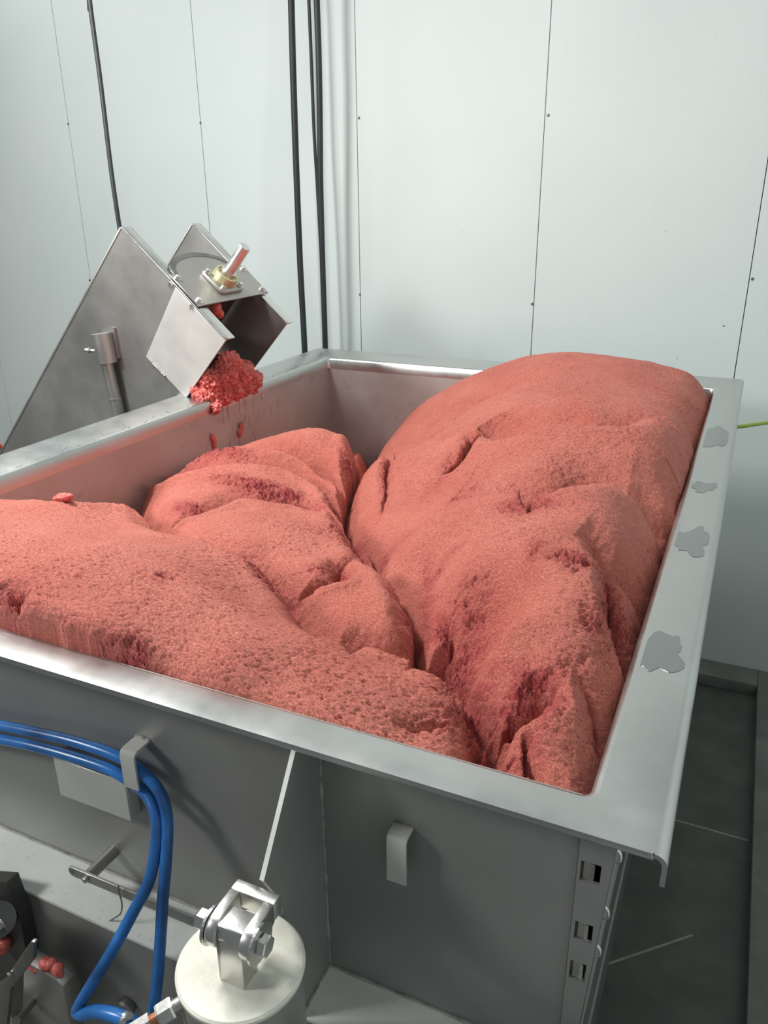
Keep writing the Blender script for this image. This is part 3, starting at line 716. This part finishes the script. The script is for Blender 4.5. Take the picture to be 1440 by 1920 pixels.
for (w, nm) in ((0, 'near'), (CW, 'far')):
    th = .004
    o = MB().prism([cv(0, w, 0), cv(0, w, TB), cv(SP, w, TB), cv(SP+.02, w, TB-.002), cv(SP+.02, w, .62 if w == 0 else .5), cv(PL, w, .62 if w == 0 else .5), cv(PL, w, 0)], (0, th, 0))
    if w == 0:
        o = MB().prism([cv(0, w, 0), cv(0, w, TB), cv(SP, w, TB), Vector((XL-.008, CY, -.004)), Vector((XL-.008, CY, -.95)), cv(PL, w, .95), cv(PL, w, 0)], (0, th, 0))
    sp = o.build('side_plate', STEEL_CHUTE, con)
    # end flange turned outward along the end and a flange along the upper edge
    sg = 1
    wi = w if w == 0 else w+th
    b = MB(); b.prism([cv(-.004, w-.0, -.004), cv(-.004, w, TB-.012), cv(-.004, w+.012, TB), cv(-.004, w+.052, TB), cv(-.004, w+.052, -.004)], u_ax*-.006); b.build('end_flange', STEEL_BRIGHT, con, bevel=.0015)
    b = MB(); b.prism([cv(0, w-.003, -.008), cv(0, w+.030, -.008), cv(PL, w+.030, -.008), cv(PL, w-.003, -.008)], t_ax*.008); b.build('edge_flange', STEEL_CHUTE, con, bevel=.0015)
# bright spout cheek in front of the near plate
b = MB().prism([cv(.003, -.004, .30), cv(.003, -.004, TB), cv(SP, -.004, TB), cv(SP, -.004, .345)], (0, .004, 0)); b.build('spout_cheek', STEEL_MATT, con, bevel=.001, seg=1)
# tube
tc = .345; TR = .185
cen = cv(0, CW/2+.002, tc)
nseg = 48; th = .005
def tube_shell(s0, s1, r, a0=0, a1=2*math.pi, name='tube', mat=STEEL_CHUTE, n=48):
    vs = []; fs = []
    for s in (s0, s1):
        for rr in (r, r-th):
            for k in range(n+1):
                a = a0+(a1-a0)*k/n; vs.append(cv(s, CW/2+.002+rr*math.cos(a), tc-rr*math.sin(a)))
    m = n+1
    for k in range(n):
        fs += [(k, k+1, 2*m+k+1, 2*m+k), (m+k+1, m+k, 3*m+k, 3*m+k+1), (k+1, k, m+k, m+k+1), (2*m+k, 2*m+k+1, 3*m+k+1, 3*m+k)]
    return MB().add(vs, fs).build(name, mat, con, smooth=True)
tube_shell(.014, PL, TR, 0, math.pi, 'trough')
tube_shell(SP*.80, PL, TR, math.pi, 2*math.pi, 'trough')
# end plate: strip with rounded upper side
E0, E1 = .255, .415
ep = [cv(-.011, -.004, E0), cv(-.011, -.004, E1), cv(-.011, CW+.045, E1), cv(-.011, CW+.045, E0)]
arc = []
for k in range(13):
    a = math.pi*k/12; arc.append(cv(-.011, CW/2+TR*math.cos(a), E0-.085*math.sin(a)))
MB().prism(ep+arc, u_ax*.006).build('end_plate', STEEL_CHUTE, con, bevel=.001, seg=1)
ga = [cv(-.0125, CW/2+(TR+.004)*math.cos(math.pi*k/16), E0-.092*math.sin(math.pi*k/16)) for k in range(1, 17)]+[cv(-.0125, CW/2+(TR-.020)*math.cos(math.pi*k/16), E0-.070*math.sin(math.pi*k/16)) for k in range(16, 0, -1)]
MB().prism(ga, u_ax*.006).build('shade_arc', STEEL_DARK, con)  # dark strip painting the interior shade around the end plate's hump
ubolt = []
for (w, t) in [(.018, E0+.022), (.018, E1-.022), (CW+.022, E0+.022), (CW+.022, E1-.022)]:
    hexbolt('bolt', cv(-.017, w, t), u_ax, .010, .010, con)
    b = MB().lathe([(0, 0), (.009, 0), (.009, .008), (.004, .008), (.004, .018), (0, .018)], cv(.003, w-.02 if w < .2 else w, t), -u_ax, 8); b.build('nut', STEEL_BRIGHT, con)
# flange bearing
bc = cv(-.018, CW/2+.03, (E0+E1)/2-.010)
bp = []
hw, hh = .075, .062
for (sx, sy, a0) in [(1, 1, 0), (-1, 1, 90), (-1, -1, 180), (1, -1, 270)]:
    for k in range(4):
        a = math.radians(a0+30*k); bp.append(bc+Vector((0, 1, 0))*(sx*(hw-.018)+.018*math.cos(a))+t_ax*(sy*(hh-.018)+.018*math.sin(a)))
MB().prism(bp, u_ax*.014).build('bearing_flange', STEEL_CHUTE, con, bevel=.003)
brass = plain('yellowed_casting', (.55, .53, .32), .4, .6, .2, 30)
MB().lathe([(0, 0), (.050, 0), (.046, .030), (.040, .032), (.038, .026), (0, .026)], bc+u_ax*.014, u_ax, 32).build('bearing_housing', brass, con, smooth=True)
MB().lathe([(0, .0), (.030, .0), (.030, .028), (0, .028)], bc+u_ax*.030, u_ax, 28).build('bearing_collar', STEEL_BRIGHT, con, smooth=True)
for sx in (-1, 1):
    for sy in (-1, 1):
        hexbolt('bolt', bc+Vector((0, sx*(hw-.018), 0))+t_ax*sy*(hh-.018)+u_ax*.014, u_ax, .009, .012, con)
MB().lathe([(0, -.05), (.0225, -.05), (.0225, .145), (.021, .148), (0, .148)], bc+u_ax*.03, u_ax, 28).build('shaft', STEEL_BRIGHT, con, smooth=True)
# auger inside
b = MB(); vs, fs = [], []; turns, ns = 2.2, 60
c_ax = bc
for i in range(ns+1):
    a = 2*math.pi*turns*i/ns; s = -.0+.02+.5*i/ns
    for rr in (.03, .165):
        vs.append(cv(s, CW/2+.002+rr*math.cos(a), tc-rr*math.sin(a)))
fs = [(2*i, 2*i+1, 2*i+3, 2*i+2) for i in range(ns)]
ag = b.add(vs, fs).build('auger_flight', STEEL_CHUTE, con, smooth=True); md = ag.modifiers.new('thick', 'SOLIDIFY'); md.thickness = .006
MB().tube([cv(.0, CW/2+.002, tc), cv(PL-.1, CW/2+.002, tc)], .030, 20).build('auger_core', STEEL_CHUTE, con, smooth=True)
# tube socket and support post on the near plate
s1, s2 = at(190, 625, 'y', CY-.032), at(202, 680, 'y', CY-.032)
sd = (s2-s1).normalized(); sd = Vector((sd.x, 0, sd.z)).normalized()
MB().tube([s1, s2], .040, 28).build('post_socket', STEEL_CHUTE, con, smooth=True)
e = at(213, 640, 'y', CY-.004)
MB().prism([at(205, 615, 'y', CY-.012), at(213, 615, 'y', CY-.012), at(222, 672, 'y', CY-.012), at(210, 676, 'y', CY-.012)], (0, .012, 0)).build('socket_gusset', STEEL_CHUTE, con)
s3 = at(199, 676, 'y', CY-.032); s4 = at(222, 775, 'y', CY-.032); s5 = s4+(s4-s3)*.0
post_b = Vector((s4.x+(s4-s3).normalized().x*.6, s4.y, FZ))
MB().tube([s3, s4, s4+(s4-s3).normalized()*.25, Vector(((s4+(s4-s3).normalized()*.25).x, CY-.032, FZ))], .0245, 20).build('support_post', STEEL_CHUTE, con, smooth=True)
MB().lathe([(0, 0), (.026, 0), (.026, .008), (0, .008)], at(215, 746, 'y', CY-.032), sd, 24).build('post_ring', STEEL_BRIGHT, con)
MB().tube([at(178, 658, 'y', CY-.06), at(160, 656, 'y', CY-.07)], .006, 10).build('clamp_screw', STEEL_BRIGHT, con, smooth=True)
hexbolt('clamp_nut', at(170, 657, 'y', CY-.068), (-1, -.1, 0), .012, .010, con, None, False)
bead('weld_seam', [cv(SP, -.005, .35), cv(SP+.001, -.005, .40), cv(SP, -.005, .455)], .004, con)
# discharge tray between the cheeks
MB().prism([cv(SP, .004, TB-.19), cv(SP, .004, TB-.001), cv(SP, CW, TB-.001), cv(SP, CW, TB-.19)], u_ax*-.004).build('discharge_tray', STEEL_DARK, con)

# meat coming out of the conveyor
def mp(u, v_, y): return tuple(at(u, v_, 'y', y))
balls = []
for (u, v_, y, r) in [(385,745,2.40,.036),(372,735,2.41,.03),(400,755,2.42,.032),(405,765,2.40,.022),(420,742,2.47,.036),(440,735,2.52,.034),(458,727,2.60,.034),(474,716,2.68,.036),(481,708,2.74,.026),(471,730,2.68,.026),(395,715,2.44,.045),(420,705,2.50,.055),(445,705,2.58,.052),(430,685,2.54,.05),(410,720,2.47,.05),(432,675,2.56,.035),(455,700,2.64,.045),(462,690,2.70,.03),(400,735,2.44,.04),(440,715,2.58,.045)]:
    balls.append((mp(u, v_, y), r))
tag(lump('meat_clump', balls, CRUMB, .003, .036, tex=.010), 'red ragged clump of meat hanging from the conveyor mouth over the rim', 'meat')
tag(lump('meat_scrap', [(mp(405,576,2.56), .022), (mp(412,588,2.58), .018), (mp(402,584,2.56), .015)], CRUMB, .004, .012, tex=.015), 'small red scrap of meat stuck below the conveyor end plate', 'meat')
b = MB()
for k in range(60):
    y = random.uniform(2.42, 2.86); z = random.uniform(-.23, -.05)*1.0; L = random.uniform(.006, .05); w = random.uniform(.0012, .003)
    x = X0+.05*(-z-.04)/.96+.001
    b.add([(x, y-w, z), (x+.0012, y, z+L*.2), (x, y+w, z), (x, y, z+L), (x, y, z-L)], [(0, 1, 3), (1, 2, 3), (0, 4, 1), (1, 4, 2)])
o = b.build('meat_drips', plain('pale_juice', (.55, .42, .36), .35, 0, .3, 60), hop); o['kind'] = 'stuff'; o['label'] = 'pale drip streaks and crumbs under the conveyor mouth'
for (u, v_, h) in [(402, 830, .03), (452, 803, .03), (399, 820, .02), (449, 812, .02)]:
    P = at(u, v_, 'x', X0+.012); o = MB().lathe([(0, -h), (.008, -h*.6), (.010, 0), (.005, h*.7), (0, h)], P, (.05, .1, 1), 8).build('meat_smear', CRUMB, hop, smooth=True)
# meat crumbs on the lower left bracket
pb = [(57, 1803, .012), (66, 1812, .012), (75, 1818, .011), (86, 1812, .011), (95, 1812, .010), (108, 1822, .009), (112, 1830, .007), (70, 1822, .008)]
tag(lump('meat_scrap', [(mp(u, v_-5, .676), r*1.15) for u, v_, r in pb], CRUMB, .0025, .006, tex=.01), 'lumpy red scrap of meat on the lower left bracket', 'meat')
tag(lump('meat_scrap', [(mp(2, 1775, .69), .016), (mp(8, 1768, .69), .012)], CRUMB, .0025, .006, tex=.01), 'red scrap of meat at the left edge behind the dark link', 'meat')

# ------------------------------------------------------------------ water on the right flange
def puddle(cu, cv_, ru, rv, label, ph):
    pts = []
    for k in range(36):
        a = 2*math.pi*k/36; q = 1+.18*math.sin(3*a+ph)+.12*math.sin(5*a+2*ph)+.07*math.sin(9*a+ph*3)+.05*random.uniform(-1, 1)
        p = at(cu+ru*q*math.cos(a), cv_+rv*q*math.sin(a), 'z', 0); pts.append(Vector((min(max(p.x, X1+.016), XR-.020), p.y, .0002)))
    tag(MB().prism(pts, (0, 0, .0006)).build('water_puddle', WATER, smooth=True), label, 'water', 'water patches on the right flange')
puddle(1345, 820, 34, 18, 'wet patch on the right flange nearest the back corner', 1)
puddle(1320, 913, 24, 9, 'small wet patch on the right flange, second from the back', 2.4)
puddle(1298, 1015, 34, 25, 'round wet patch halfway along the right flange', 4)
puddle(1235, 1225, 50, 36, 'wet patch on the right flange nearest the front', 5.2)

b = MB()
for k in range(90):
    y = random.uniform(1.25, 3.2); x = X0-.016-abs(random.gauss(0, .022)); r = random.uniform(.0008, .0028)
    b.prism([(x+r*math.cos(a)*random.uniform(.6, 1.2), y+1.8*r*math.sin(a), .0002) for a in (0, 1.1, 2.2, 3.2, 4.3, 5.3)], (0, 0, .0005))
o = b.build('grime_specks', STEEL_DARK, hop); o['kind'] = 'stuff'; o['label'] = 'dark specks along the left rim'
b = MB()
for (u, v_, r) in [(1248, 433, .004), (1357, 611, .007), (1330, 587, .003), (1353, 552, .003), (1340, 640, .003), (1270, 672, .004), (1110, 586, .003), (868, 432, .003), (740, 627, .004), (648, 116, .004)]:
    P = at(u, v_, 'y', WALL_Y); b.prism([(P.x-r, P.y-.0004, P.z), (P.x, P.y-.0004, P.z-r*.6), (P.x+r, P.y-.0004, P.z-r*.3), (P.x+r*.3, P.y-.0004, P.z+r*.4)], (0, .0003, 0))
o = b.build('wall_specks', STEEL_DARK, wb); o['kind'] = 'stuff'
# ------------------------------------------------------------------ cables along the wall
def cable(label, pts, y, r, group='black cables hanging down the panel wall'):
    P = [at(u, v_, 'y', yy) for (u, v_), yy in zip(pts, y)]
    P = [P[0]+(P[0]-P[1])*((3.15-P[0].z)/max(.05, P[0].z-P[1].z))]+P
    o = MB().tube(spline(P, 6), r, 12).build('cable', RUBBER, smooth=True); return tag(o, label, 'cable', group)
cable('black cable leading up from the top corner of the conveyor', [(165,-60),(168,0),(188,150),(206,300),(217,380),(226,440),(232,500)], [2.75,2.75,2.72,2.68,2.66,2.65,2.62], .009)
cable('thick black cable, leftmost of the three hanging behind the hopper corner', [(544,-60),(546,0),(550,150),(556,330),(563,500),(571,650),(575,760),(580,900)], [3.86]*8, .0165)
cable('thin black cable in the middle of the three behind the hopper corner', [(575,-60),(579,0),(584,120),(589,250),(595,350),(603,500),(609,655),(613,900)], [3.90]*8, .0085)
cable('black cable, rightmost of the three hanging behind the hopper corner', [(593,-60),(594,0),(598,120),(600,250),(601,350),(605,500),(610,655),(615,900)], [3.84]*8, .0150)
tag(MB().tube(spline([at(1340, 800, 'y', 3.6), at(1385, 800, 'y', 3.7), at(1420, 795, 'y', 3.78), at(1460, 790, 'y', 3.95), at(1500, 784, 'y', 4.055)], 6), .0085, 10).build('green_cord', GREEN, smooth=True), 'green cord passing behind the right flange', 'cord')
tag(MB().lathe([(0, 0), (.02, 0), (.022, .03), (.012, .04), (0, .04)], at(1, 836, 'y', WALL_Y), (0, -1, 0), 16).build('orange_plug', ORANGE, smooth=True), 'tiny orange plug on the wall at the left edge beside the conveyor', 'plug')
